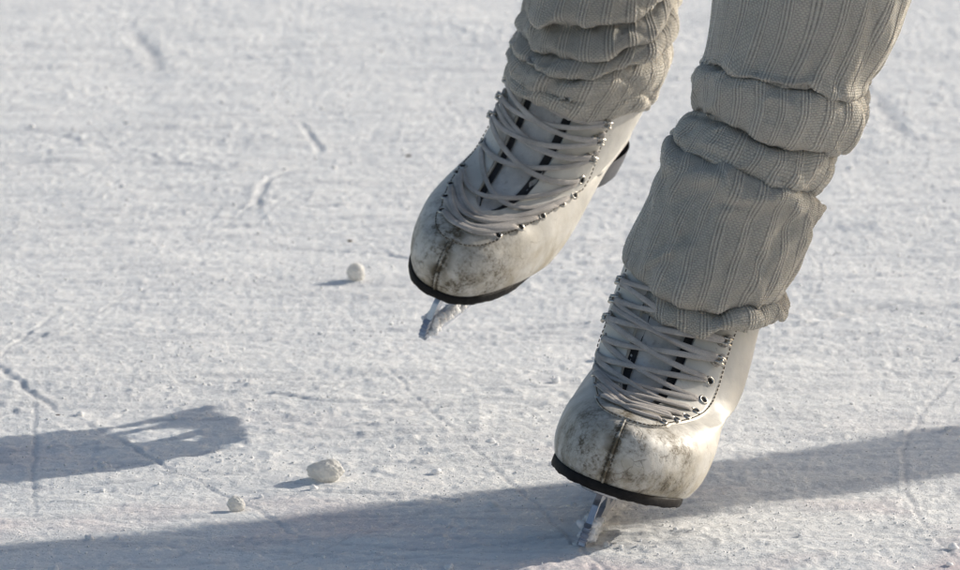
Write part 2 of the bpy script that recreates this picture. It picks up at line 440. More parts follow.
ICO_CACHE = {}
def make_skate(med, Rm, origin, label, seed, dirt, nroot='ice_skate'):
    rnd = random.Random(seed)
    mw = Matrix([[*Rm[i], origin[i]] for i in range(3)] + [[0, 0, 0, 1]])
    root = empty(nroot, mw)
    drop = .0025
    tag(root, label, 'ice skate', 'pair of white figure skates')
    B = Boot(med, -.07 * med + (.05 if med < 0 else 0))
    lea = leather('scuffed white leather %d' % seed, seed * 1.7, dirt, med)
    # ---- upper, open along the throat
    rows = np.concatenate([np.linspace(0, 7.15, 46), np.linspace(7.2, 8, 14), np.linspace(8.1, 15.2, 60)])
    nc = 150
    V = np.zeros((len(rows), nc, 3))
    for i, r in enumerate(rows):
        gp_ = gap_phi(r)
        p0 = B.phi_of_x(r, gp_) if gp_ > 0 else 1e-4
        p1 = -B.phi_of_x(r, -gp_) if gp_ > 0 else 1e-4
        t = np.linspace(0, 1, nc); ph = p0 + (2 * math.pi - p1 - p0) * t
        V[i] = B.surf(np.full(nc, r), ph)
    # slight creasing of the leather
    cr = fbm(V[..., 0] * 60 + seed, V[..., 1] * 60 + V[..., 2] * 40, seed, 3)
    V[..., 2] += cr * .0006 * np.clip(rows[:, None] / 4, 0, 1)
    up = fast_grid('boot_upper', V, False, lea, root)
    so = up.modifiers.new('thick', 'SOLIDIFY'); so.thickness = .003; so.offset = -1
    # ---- tongue
    rows_t = np.linspace(6.6, 15.4, 60); nt_ = 41; V = np.zeros((60, nt_, 3))
    for i, r in enumerate(rows_t):
        w = .030 + .008 * min(1, (r - 6.6) / 6)
        pm = B.phi_of_x(r, w); ph = np.linspace(B.phi_of_x(r, -w), pm, nt_)
        off = -.0055 + .0035 * np.cos(np.linspace(-1, 1, nt_) * math.pi / 2) ** 1.0
        off = off + .0008 * fbm(np.linspace(0, 3, nt_), np.full(nt_, r * .8), seed + 5, 3)
        V[i] = B.surf(np.full(nt_, r), ph, off)
    tg = fast_grid('tongue', V, False, M['tongue'], root)
    so = tg.modifiers.new('thick', 'SOLIDIFY'); so.thickness = .004; so.offset = -1
    # dark padded lining edge seen between tongue and facings
    for side in (1, -1):
        rows_l = np.linspace(7.6, 15.2, 50); V = np.zeros((50, 7, 3))
        for i, r in enumerate(rows_l):
            a = abs(B.phi_of_x(r, side * max(.003, gap_phi(r) - .0062))); b = abs(B.phi_of_x(r, side * (gap_phi(r) + .004)))
            V[i] = B.surf(np.full(7, r), np.linspace(a, b, 7) * side, -.0012 - .0012 * np.sin(np.arange(7) / 6 * 3.14))
        fast_grid('lining', V, False, M['lining'], root)
    # ---- eyelets: find them on the surface
    rk = []; pk = []
    cand = np.linspace(5, 16.8, 240)
    for k in range(10):
        best = None
        for r in cand:
            p = B.phi_of_x(r, EX[k]); q = B.surf(r, p)
            d = np.linalg.norm(q - [EX[k], EY[k], EZ[k]])
            if best is None or d < best[0]: best = (d, r, p)
        rk.append(best[1]); pk.append(best[2])
        if k and rk[k] < rk[k - 1] + .25: rk[k] = rk[k - 1] + .25; pk[k] = B.phi_of_x(rk[k], EX[k])
    rk = np.array(rk); pk = np.array(pk)
    rk = rk - np.array([.85, .70, .50, .25, .1, 0, 0, 0, 0, 0]); pk = np.array([B.phi_of_x(rk[k], EX[k]) for k in range(10)])
    pks = {1: pk, -1: np.array([abs(B.phi_of_x(rk[k], -EX[k])) for k in range(10)])}
    print('eyelets', med, np.round(rk, 2), np.round(pk, 2), [np.round((B.surf(rk[k], pk[k]) - [EX[k], EY[k], EZ[k]]) * 1000, 1).tolist() for k in range(9)])
    rk_s = rk
    # ---- facing: U shaped stitched panel carrying the eyelets
    rb = rk[0] - .95
    def edge_phi(r, side=1):
        t = np.clip((r - rb) / .9, 0, 1)
        e0 = np.interp(r, rk, pks[side]) + np.interp(r, [rk[0], rk[6]], [.10, .17])
        return e0 * np.sqrt(1 - (1 - t) ** 2.2)
    rows_f = np.concatenate([rb + .9 * np.linspace(0.01, 1, 22) ** 1.6, np.linspace(rb + .95, 15.2, 60)])
    n1 = 26
    for side in (1, -1):
        V = np.zeros((len(rows_f), n1, 3))
        for i, r in enumerate(rows_f):
            g_ = gap_phi(r); a = abs(B.phi_of_x(r, side * g_)) if g_ > 0 else 0.
            b = float(edge_phi(r, side)); a = min(a, b)
            t = np.linspace(0, 1, n1); ph = (a + (b - a) * t) * side
            off = .0016 * np.clip(np.minimum(1, (1 - t) * 9 + .02), 0, 1) * min(1, .05 + (r - rb) * 6)
            if g_ == 0: pass
            V[i] = B.surf(np.full(n1, r), ph, off)
        f = fast_grid('eyelet_facing', V, False, lea, root)
    # ---- stitching along the facing edge (two rows) and the toe seam
    st = []
    def dashes(path, nrm, L=.0021, gapd=.0013, rad=.00042):
        path = np.asarray(path); d = np.r_[0, np.cumsum(np.linalg.norm(np.diff(path, axis=0), axis=1))]
        s = 0.
        while s + L < d[-1]:
            p = np.stack([np.interp([s, s + L / 2, s + L], d, path[:, k]) for k in range(3)], 1)
            st.append(tube(p, rad, 5)); s += L + gapd
    for side in (1, -1):
        for inset, tl in ((.035, 0), ):
            rr = rb + (15.1 - rb) * np.linspace(0.004, 1, 240) ** 1.5
            ph = np.array([max(0, float(edge_phi(r, side)) - inset * min(1, (r - rb) * 3)) for r in rr]) * side
            dashes(B.surf(rr, ph, .0017), None)
    sx = .0011
    for off_ in (-1, 1):
        rr = np.linspace(.3, rb - .05, 60)
        pts = B.surf(rr, np.zeros(60) + 1e-4, .0003); pts[:, 0] += off_ * sx * 1.6
        dashes(pts, None, .0017, .0012, .00038)
    mesh_obj('stitching', *merge(st), M['thread'], root)
    rr = np.linspace(.1, 7.1, 60); pts = B.surf(rr, np.zeros(60) + 1e-4, .0001)
    v, f = tube(pts, .0010 , 6); mesh_obj('toe_seam', v, f, lea, root)
    # ---- eyelets and hooks
    for k in range(9):
        for side in (1, -1):
            pk = pks[side]; q = B.surf(rk[k], pk[k] * side, .0017); q2 = B.surf(rk[k], pk[k] * side, .0057)
            n = (q2 - q) / np.linalg.norm(q2 - q)
            t1 = B.surf(rk[k] + .1, pk[k] * side, .0017) - q; t1 -= n * (t1 @ n); t1 /= np.linalg.norm(t1); t2 = np.cross(n, t1)
            if t2[0] * side < 0: t2 = -t2
            a = np.linspace(0, 2 * math.pi, 20, endpoint=False)
            if k < 6:
                ring = []
                prof = [(.0018, -.0012), (.0020, .0004), (.0026, .0010), (.0033, .0007), (.0037, -.0001)]
                V = np.array([[q + (t1 * math.cos(x) + t2 * math.sin(x)) * rr_ + n * hh for x in a] for rr_, hh in prof])
                fast_grid('eyelet', V, True, M['hook'], root)
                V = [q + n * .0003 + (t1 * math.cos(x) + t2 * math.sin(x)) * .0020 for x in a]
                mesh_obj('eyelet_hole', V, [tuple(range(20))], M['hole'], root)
            else:
                parts = []
                # oval base plate, riveted stem, curled hook pointing outward
                prof = [(.0044, -.0006), (.0042, .0009), (.0034, .0014), (.0006, .0016)]
                V = np.array([[q + (t1 * math.cos(x) * .8 + t2 * math.sin(x) * 1.15) * rr_ + n * hh for x in a] for rr_, hh in prof])
                i_ = []
                for i in range(3):
                    for j in range(20): i_.append((i * 20 + j, i * 20 + (j + 1) % 20, (i + 1) * 20 + (j + 1) % 20, (i + 1) * 20 + j))
                i_.append(tuple(60 + j for j in range(20)))
                parts.append((V.reshape(-1, 3), i_))
                for so_ in (-1, 1):
                    path = [q + t1 * so_ * .0019 + t2 * c_ + n * d_ for c_, d_ in ((-.0022, .0008), (-.0030, .0030), (-.0018, .0052), (.0012, .0060), (.0040, .0050), (.0050, .0036))]
                    path = catmull(np.array(path), np.linspace(0, 5, 16)); parts.append(tube(path, np.r_[np.full(12, .00125), .0012, .0011, .001, .0008], 8))
                parts.append(ico(2, .0017, q + n * .0060 + t2 * .0012, .05, seed=k))
                mesh_obj('lace_hook', *merge(parts), M['hook'], root)
    # ---- laces
    lp = []; pR, pL = pks[1], pks[-1]; pk = pR
    def strand(ra, pa, rb_, pb, h0, h1, bow=0., rad=.0020, lift=.0024, twist=0.):
        n_ = 44; t = np.linspace(0, 1, n_)
        r = ra + (rb_ - ra) * t + bow * np.sin(math.pi * t) + .05 * np.sin(2 * math.pi * t + seed)
        p = pa + (pb - pa) * t
        env = np.minimum(1, np.minimum(t, 1 - t) * 16)
        off = h0 * (1 - t) + h1 * t + (lift) * np.sin(env * math.pi / 2) + .0006 * np.sin(t * 9 + ra * 7)
        P = B.surf(r, p, off); Q = B.surf(r, p, off + .004)
        N = (Q - P) / .004
        tw = twist * np.sin(math.pi * t) ** 2
        T = np.gradient(P, axis=0); T /= np.linalg.norm(T, axis=1, keepdims=True); S = np.cross(T, N)
        N = N * np.cos(tw)[:, None] + S * np.sin(tw)[:, None]
        width = rad * (1 - .35 * (1 - env)) * (1 + .1 * np.sin(t * 14 + ra))
        lp.append(tube(P, width, 10, .5, N))
    j = lambda a: rnd.uniform(-a, a)
    inn = lambda k: .010 if k < 6 else 0.
    ino = lambda k: .02 if k < 6 else .0
    strand(rk[0], pR[0], rk[0] , -pL[0], -.001, -.001, .35, lift=.0042)
    for k in range(0, 9):
        hk = .0016 if k >= 6 else -.001; hk1 = .0016 if k + 1 >= 6 else -.001
        ext = .03 if k >= 6 else 0; ext1 = .03 if k + 1 >= 6 else 0
        lift = .0041 + (.0004 if k >= 5 else 0)
        strand(rk[k] + ino(k), pR[k] + ext - inn(k), rk[k + 1] - ino(k+1), -pL[k + 1] - ext1 + inn(k+1), hk, hk1, j(.05) + .05, lift=lift + .0009 * (k % 2), twist=j(.2))
        strand(rk[k] + ino(k), -pL[k] - ext + inn(k), rk[k + 1] - ino(k+1), pR[k + 1] + ext1 - inn(k+1), hk, hk1, j(.05) + .05, lift=lift + .0009 * ((k + 1) % 2), twist=j(.2))
        if k in (6,):   # doubled strands higher up
            strand(rk[k] + .12, pR[k] + ext, rk[k + 1] - .28, -pL[k + 1] - ext1, hk, hk1, j(.15), lift=lift + .001, twist=j(.6), rad=.0019)
    for k in (6, 7, 8):
        for side in (1, -1):   # turn of lace round the hook
            a = np.linspace(-.5, 1, 14) * math.pi
            r = rk[k] + .22 * np.sin(a) ; p = (pks[side][k] + .02 + .055 * np.maximum(0, np.cos(a - .8))) * side
            P = B.surf(r, p, .0034); N = (B.surf(r, p, .0074) - P) / .004
            lp.append(tube(P, .0018, 8, .6, N))
    mesh_obj('lace', *merge(lp), M['lace'], root)
    # ---- sole and heel
    n_ = 160; ph = np.linspace(0, 2 * math.pi, n_, endpoint=False)
    o0 = B.surf(np.zeros(n_), ph); ctr = np.array([0, .12, 0])
    def ringo(grow, dz):
        d = o0.copy(); d[:, 2] = 0; t = np.roll(d, -1, 0) - np.roll(d, 1, 0); nn = np.stack([t[:, 1], -t[:, 0], 0 * t[:, 0]], 1)
        nn /= np.linalg.norm(nn, axis=1, keepdims=True); 
        if (nn[0] @ np.array([0, -1, 0])) < 0: nn = -nn
        q = o0 + nn * grow; q[:, 2] = sole_z(q[:, 1]) + dz; return q
    wob = .0003 * np.sin(ph * 23) + .0002 * np.sin(ph * 57 + 1)
    waist = np.clip((o0[:, 1] - .052) / .09, 0, 1)[:, None] * np.clip((.235 - o0[:, 1]) / .03, 0, 1)[:, None]
    rings = [ringo(-.006, .0012), ringo(.0012, .0012), ringo(.0019 , .0004), ringo(.0020, -.0038), ringo(.0014, -.0054), ringo(-.004, -.0058)]
    rings = [q * (1 - waist * np.array([.30, 0, 0])) for q in rings]
    for k, q in enumerate(rings):
        if k > 1: q[:, 2] += wob
    V = np.array(rings + [rings[-1] * np.array([.02, 1, 1])])
    sole = fast_grid('sole', V, True, M['black'], root)
    # heel block under the raised heel
    hp = []
    for f_, dz in ((0, -.005), (-.001, -.016), (-.003, -.0275), (-.010, -.0280)):
        aa = np.linspace(0, 2 * math.pi, 60, endpoint=False)
        x = (.0325 + f_) * np.sign(np.cos(aa)) * np.abs(np.cos(aa)) ** .8
        y = .2165 + (.038 + f_) * np.sign(np.sin(aa)) * np.abs(np.sin(aa)) ** .75
        hp.append(np.stack([x, y, np.full(60, .052 + dz)], 1))
    hp.append(hp[-1] * np.array([.02, 1, 1]))
    fast_grid('heel', np.array(hp), True, M['heel'], root)
    # ---- blade
    def arc(cx, cy, r, a0, a1, n=8): return [(cx + r * math.cos(a), cy + r * math.sin(a)) for a in np.linspace(R_(a0), R_(a1), n)]
    outer = [(.020, -.0070), (.014, -.016), (.0095, -.026),
             (.0058, -.0285), (.0072, -.0300), (.0050, -.0320), (.0066, -.0336), (.0050, -.0360), (.0070, -.0376), (.0062, -.0405), (.0090, -.0414),
             (.018, -.0412), (.026, -.0424), (.05, -.0432), (.08, -.0424), (.12, -.0395), (.17, -.0350), (.22, -.0300), (.262, -.0255), (.272, -.0215),
             (.270, -.0160), (.256, -.0120), (.252, .0100), (.250, .0210), (.186, .0210), (.190, .004), (.180, -.0150), (.150, -.0225), (.120, -.0262), (.108, -.022), (.100, -.0100)]
    hole = [(.026, -.0155), (.072, -.0155), (.084, -.0240), (.072, -.0290), (.030, -.0290), (.018, -.0240)]
    hole2 = [(.204, .0100), (.236, .0100), (.240, -.0110), (.216, -.0150), (.203, -.0080)]
    outer = [(y, z - (drop if z < -.024 else 0)) for y, z in outer]; hole = [(y, z - (.0015 if z < -.02 else 0)) for y, z in hole]
    v, f = extrude_profile([outer, hole, hole2], .0021)
    run = mesh_obj('blade', v, f, M['steel'], root, smooth=False)
    # toe pick: broader cross-cut front
    tp = []
    for i, (yy, zz) in enumerate([(.0062, -.0300), (.0056, -.0335), (.0054, -.0370), (.0058, -.0405), (.0078, -.0435)]):
        prof = [(yy - .0010, zz), (yy + .0014, zz + .0020), (yy + .005, zz + .0016), (yy + .005, zz - .0006)]
        tp.append(extrude_profile([prof], .0025 + .0001 * i))
    mesh_obj('toe_pick', *merge(tp), M['steel'], root, smooth=False)
    for (y0, y1, z0, w0) in ((.014, .108, -.0086, .017), (.183, .252, .0210, .016)):
        a = np.linspace(0, 2 * math.pi, 40, endpoint=False)
        pl = []
        for dz in (.0, .0026):
            x = w0 * np.sign(np.cos(a)) * np.abs(np.cos(a)) ** .6; y = (y0 + y1) / 2 + (y1 - y0) / 2 * np.sign(np.sin(a)) * np.abs(np.sin(a)) ** .6
            pl.append(np.stack([x, y, np.full(40, z0 + dz)], 1))
        V = np.array([pl[0] * [.02, 1, 1], pl[0], pl[1], pl[1] * [.02, 1, 1]])
        fast_grid('blade_plate', V, True, M['dsteel'], root)
    # ---- snow packed on the right hand side of the runner
    sn = []
    for i in range(170):
        t = rnd.random() ** 1.2; yy = .013 + t * .085
        r = rnd.uniform(.0010, .0030) * (1.15 - .5 * t)
        zz = -.0405 + rnd.random() ** 1.3 * (.013 - .006 * t) 
        side = 1 if rnd.random() < .85 else -1
        sn.append(ico(2, r, (side * (.0020 + rnd.random() * .0030 * (1 - t * .5)), yy, zz + r * .5), .22, (1, 1, .85), seed * 100 + i))
    mesh_obj('packed_snow', *merge(sn), M['grain'], root)
    return root, B

def orth(Mx):
    Mx = np.array(Mx, float); z = Mx[:, 2] / np.linalg.norm(Mx[:, 2]); y = Mx[:, 1] - z * (Mx[:, 1] @ z); y /= np.linalg.norm(y)
    return np.stack([np.cross(y, z), y, z], 1)
RP = orth([[.94, .13, .32], [-.15, .99, .05], [-.31, -.09, .95]])
RL = orth([[.85, .46, .25], [-.37, .87, -.34], [-.37, .19, .91]])
OP = np.array([.01253, -.00593, .04350]); OL = np.array([-.09982, .32134, .11253]); OL = CAM + (OL - CAM) * 1.026
make_skate(-1, RP, OP, 'scuffed white figure skate standing on the ice, lit toe cap, right-hand one of the pair', 3, 1.0)
make_skate(1, RL, OL, 'scratched white figure skate lifted off the ice, the left-hand and higher one of the pair', 8, .95)

# ------------------------------------------------------------------ leg warmers
CENTRES = {}
def warmer(name, rings, depth0, label, seed, n_rib, mat, lean_px=0., folds=(), wave=.0, deep=1.14, yaw=0.):
    """rings: (cx, cy, half width, sag, lateral slope deg, depth offset m, inset) in order from top to hem, measured on the photo and laid out at real depth"""
    K = np.array([tuple(r) + (0,) * (7 - len(r)) for r in rings], float)
    nper = 10; s = np.linspace(0, len(K) - 1, (len(K) - 1) * nper + 1)
    K[:, 5] = -lean_px * (K[-1, 1] - K[:, 1]) / 450.; Ki = catmull(K, s); n = len(s); nc = n_rib * 28
    th = np.linspace(0, 2 * math.pi, nc + 1)
    V = np.zeros((n, nc, 3)); UVs = np.zeros((n, nc + 1, 2))
    cum = 0; prev = None; arcl = np.zeros(n)
    for i in range(n):
        cx, cy, hw, sag, sl, dd = Ki[i, :6]
        dep = depth0 + dd; sc_ = dep / FPX
        C = at_depth(cx, cy, dep)
        a = math.radians(sl)
        lat = RIGHT * math.cos(a) - UP * math.sin(a)          # across, dropping to the right
        perp = RIGHT * math.sin(a) + UP * math.cos(a)         # along the leg in the picture
        rr = hw * sc_; k = np.clip(sag / hw, -.9, .9)
        dirf = -FWD * math.sqrt(1 - k * k) - perp * k          # front of the ring
        t = th[:-1]
        lat, dirf = lat * math.cos(yaw) + dirf * math.sin(yaw), dirf * math.cos(yaw) - lat * math.sin(yaw)   # the leg is turned like its foot
        rr /= math.sqrt(math.cos(yaw) ** 2 + (deep * math.sin(yaw)) ** 2)
        R = np.full(nc, rr)
        V[i] = C + np.outer(R * np.cos(t), lat) + np.outer(R * (deep + .08 * i / n + Ki[i, 6]) * np.sin(t), dirf)
        V[i] += np.outer(wave * fbm(np.cos(t) * 1.7 + seed + i * .010, np.sin(t) * 1.7 + i * .012, seed + 41, 2), perp)
        if i: arcl[i] = arcl[i - 1] + np.linalg.norm(V[i, nc // 4] - V[i - 1, nc // 4])
    # the horizontal creases fade in and out round the leg
    ker = np.ones(61) / 61; pad = np.pad(V, ((30, 30), (0, 0), (0, 0)), mode='edge')
    cs = np.cumsum(np.concatenate([np.zeros((1, nc, 3)), pad]), axis=0); Vs = (cs[61:] - cs[:-61]) / 61
    ii, tt_ = np.meshgrid(np.arange(n), th[:-1], indexing='ij')
    mk = np.clip(.82 + .75 * fbm(np.cos(tt_) * 1.25 + seed * .7 + ii * .008, np.sin(tt_) * 1.25 - ii * .011, seed + 51, 2), .35, 1.12)[..., None]
    ends = np.clip(np.minimum(1, (n - 1 - ii) / 45.), 0, 1)[..., None]; mk = 1 + (mk - 1) * ends
    V = Vs + (V - Vs) * mk
    # normals by finite differences
    dth = np.roll(V, -1, 1) - np.roll(V, 1, 1); ds = np.gradient(V, axis=0)
    # smooth "outward" direction, taken from ring centre
    Cn = V.mean(1, keepdims=True); out = V - Cn; out /= np.linalg.norm(out, axis=2, keepdims=True)
    N = np.cross(dth, ds); N /= np.linalg.norm(N, axis=2, keepdims=True) + 1e-12
    sg = np.sign((N * out).sum(2, keepdims=True)); sg[sg == 0] = 1; N = N * sg
    N = N * .6 + out * .4; N /= np.linalg.norm(N, axis=2, keepdims=True)
    S, T = np.meshgrid(s, th[:-1], indexing='ij')
    ct, st = np.cos(T), np.sin(T)
    # large soft lumps, wrap-around safe
    d = .0016 * (fbm(ct * 1.6 + S * .13 + seed, st * 1.6 - S * .17, seed, 3)) + .0008 * fbm(ct * 4 + seed * 2, st * 4 + S * .3, seed + 3, 3)
    # diagonal drag folds
    w = fbm(ct * 2.1 + seed, st * 2.1 + S * .35, seed + 11, 2)
    d += .0011 * np.sin(w * 4 + S * .7 + T)
    for (t0, s0, t1, s1, wd, hh) in folds:      # slouch folds running diagonally round the leg
        tx = (T - t0 + math.pi) % (2 * math.pi) - math.pi; q = np.clip((S - s0) / (s1 - s0), 0, 1)
        cen = (t1 - t0) * q; e = np.sin(np.pi * np.clip((S - s0) / (s1 - s0), 0, 1)) ** .6
        d += hh * (np.exp(-((tx - cen) / wd) ** 2) - .5 * np.exp(-((tx - cen - wd * 1.8) / wd) ** 2)) * e
    # ribs: three narrow ridges then a wide flat panel, wandering a little
    Al = np.repeat(arcl[:, None], nc, 1) / .05
    wob = .07 * fbm(ct * 1.1 + 4, st * 1.1 + Al * .5, seed + 21, 2)
    ph = (T / (2 * math.pi) * n_rib + wob * n_rib / 6 + seed * .13) % 1.0
    rib = 0
    for c0 in (.07, .22, .37):
        rib = rib + np.exp(-((ph - c0) / .056) ** 2)
    panel = np.clip((ph - .46) / .05, 0, 1) * np.clip((1.0 - ph) / .06, 0, 1)
    d += .0008 * rib + .0004 * panel * (np.sin(ph * 2 * math.pi * 12.) )
    V = V + N * d[..., None]
    o = fast_grid(name, V, True, mat)
    CENTRES[label[:6]] = (V[0].mean(0), V[-1].mean(0))
    U = (T / (2 * math.pi) * n_rib + wob * n_rib / 6 + seed * .13) * 6
    UVs[:, :-1, 0] = U; UVs[:, -1, 0] = U[:, 0] + n_rib * 6
    UVs[..., 1] = (arcl / .00165)[:, None]
    set_uv(o, UVs, True)
    so = o.modifiers.new('thick', 'SOLIDIFY'); so.thickness = .0035; so.offset = -1
    tag(o, label, 'leg warmer', 'pair of knitted leg warmers')
    # loose wool fibres standing off the surface
    rng = np.random.default_rng(seed); nf = 5200
    idx = rng.integers(0, n, nf), rng.integers(0, nc, nf)
    P = V[idx]; Nn = N[idx]; fv = []; ff = []
    for q in range(nf):
        L = rng.uniform(.0008, .0032); dv = Nn[q] + rng.normal(size=3) * .8; dv /= np.linalg.norm(dv)
        sd = np.cross(dv, rng.normal(size=3)); sd /= np.linalg.norm(sd); w_ = .00007
        mid = P[q] + dv * L * .6; end = mid + (dv + rng.normal(size=3) * .7) * L * .5
        k = len(fv); fv += [P[q] - sd * w_, P[q] + sd * w_, mid + sd * w_, mid - sd * w_, end]
        ff += [(k, k + 1, k + 2, k + 3), (k + 3, k + 2, k + 4)]
    mesh_obj('wool_fuzz', fv, ff, mat, o)
    return o

# image-space measurements: cx, cy, half width, sag of the front edge, slope, depth offset
planted = [
 (845,-150,118,8,13,0), (832,-105,112,8,13,0), (822,-60,104,8,13,0), (813,-20,97,9,12,0), (805,15,92,9,11,0), (795,45,88,10,9,0), (787,64,86,10,8,0,.02), (784,74,87,10,7.7,0,.05), (784,78,83,10,7.7,0,.0), (785,73,76,10,8,0,-.08), (785,69,70,10,8,0,-.14),
 (782,74,75,10,8,0,-.09), (780,79,84,10,8,0,-.01), (779,88,88,11,8,0,.02), (778,102,88,12,9,0,.03), (774,117,84,13,12,0,.04), (771,126,79,13,13.5,0,.02), (769,128,72,13,14,0,-.06), (769,122,66,13,14,0,-.13),
 (763,127,70,12,14,0,-.09), (761,133,77,12,14,0,-.01), (756,146,81,11,15,0,.0), (749,160,81,9,18,0,.01), (745,168,77,8,20,0,-.02), (744,170,70,8,20,0,-.1), (744,164,63,8,20,0,-.2),
 (743,163,70,8,20,0,-.11), (743,168,79,8,20,0,.04), (743,176,84,9,19,0,.13), (741,184,84,10,18,0,.14), (737,192,80,12,17,0,.07), (730,203,80,14,15,0,.02), (726,215,82,16,13,0,.01), (720,230,84,18,10,0,.01), (712,250,86,19,7,0,.03), (705,266,85,20,9,0,.06), (701,278,81,20,12.5,0,.06), (701,283,75,20,13,0,-.05), (704,278,69,20,13,0,-.15),
 (703,281,74,22,11,0,-.08), (703,288,82,24,9.5,0,.0), (703,295,83,25,9,0,.03), (703,300,80,25,9,0,.02), (703,300,73,25,9,0), (704,288,66,24,9,0), (707,268,60,22,9,0)]
# angle from, ring from, angle to, ring to, angular width, height
PF = [(3.05, 19, 2.45, 25, .16, .0035), (3.0, 26, 2.3, 35, .17, .0045), (2.75, 27, 2.05, 34, .13, .0030), (.0, 28, .75, 36, .20, .0050), (.35, 29, 1.05, 36, .14, .0030), (.2, 13, .6, 18, .2, .0020), (1.9, 11, 1.5, 18, .2, .0016), (4.2, 8, 4.9, 20, .3, .004), (5.2, 26, 4.6, 36, .3, .004)]
LF = [(2.9, 6, 2.1, 20, .20, .0035), (1.9, 14, 1.4, 30, .16, .0025), (4.2, 8, 4.9, 26, .3, .004)]
lifted = [
 (640,-150,100,20,3,0), (628,-110,95,22,3,0), (620,-75,88,25,3,0), (613,-45,82,28,2,0), (607,-28,82,34,0,0,.04), (603,-16,84,38,-3,0,.08), (602,-13,76,38,-4,0,-.04), (603,-19,68,36,-4,0,-.18), (603,-14,70,37,-4,0,-.14),
 (603,-8,78,39,-4,0,.0), (602,2,84,42,-5,0,.06), (601,8,84,45,-7,0,.08), (600,11,77,45,-8,0,-.02), (601,5,68,43,-8,0,-.18), (600,9,72,42,-7,0,-.12),
 (600,16,80,42,-6,0,.02), (599,26,85,42,-4,0,.08), (597,33,84,42,-2,0,.08), (596,36,76,40,-2,0,-.04), (597,30,68,38,0,0,-.18), (596,33,72,38,1,0,-.1),
 (594,41,79,38,3,0,.02), (592,52,82,36,6,0,.04), (588,64,79,34,10,0,.0), (586,70,75,33,12,0,-.05), (585,76,75,32,14,0,.0), (582,84,73,30,16,0,.03), (580,89,68,29,18,0,.02), (579,90,61,28,19,0), (580,86,56,27,20,0), (584,74,50,25,20,0)]
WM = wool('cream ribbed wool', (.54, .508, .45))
dep_of = lambda P: float((P - CAM) @ FWD)
DP = dep_of(OP + RP @ [0, .185, .15]) - .014; DL = dep_of(OL + RL @ [0, .185, .15]) + .004; print('depths', DP, DL)
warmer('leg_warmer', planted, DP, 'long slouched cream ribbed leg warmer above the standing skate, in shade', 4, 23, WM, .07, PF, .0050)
warmer('leg_warmer', lifted, DL, 'bunched cream ribbed leg warmer above the lifted skate, sunlit down its right edge', 9, 21, WM, .12, LF, .0045, 1.30, .50)

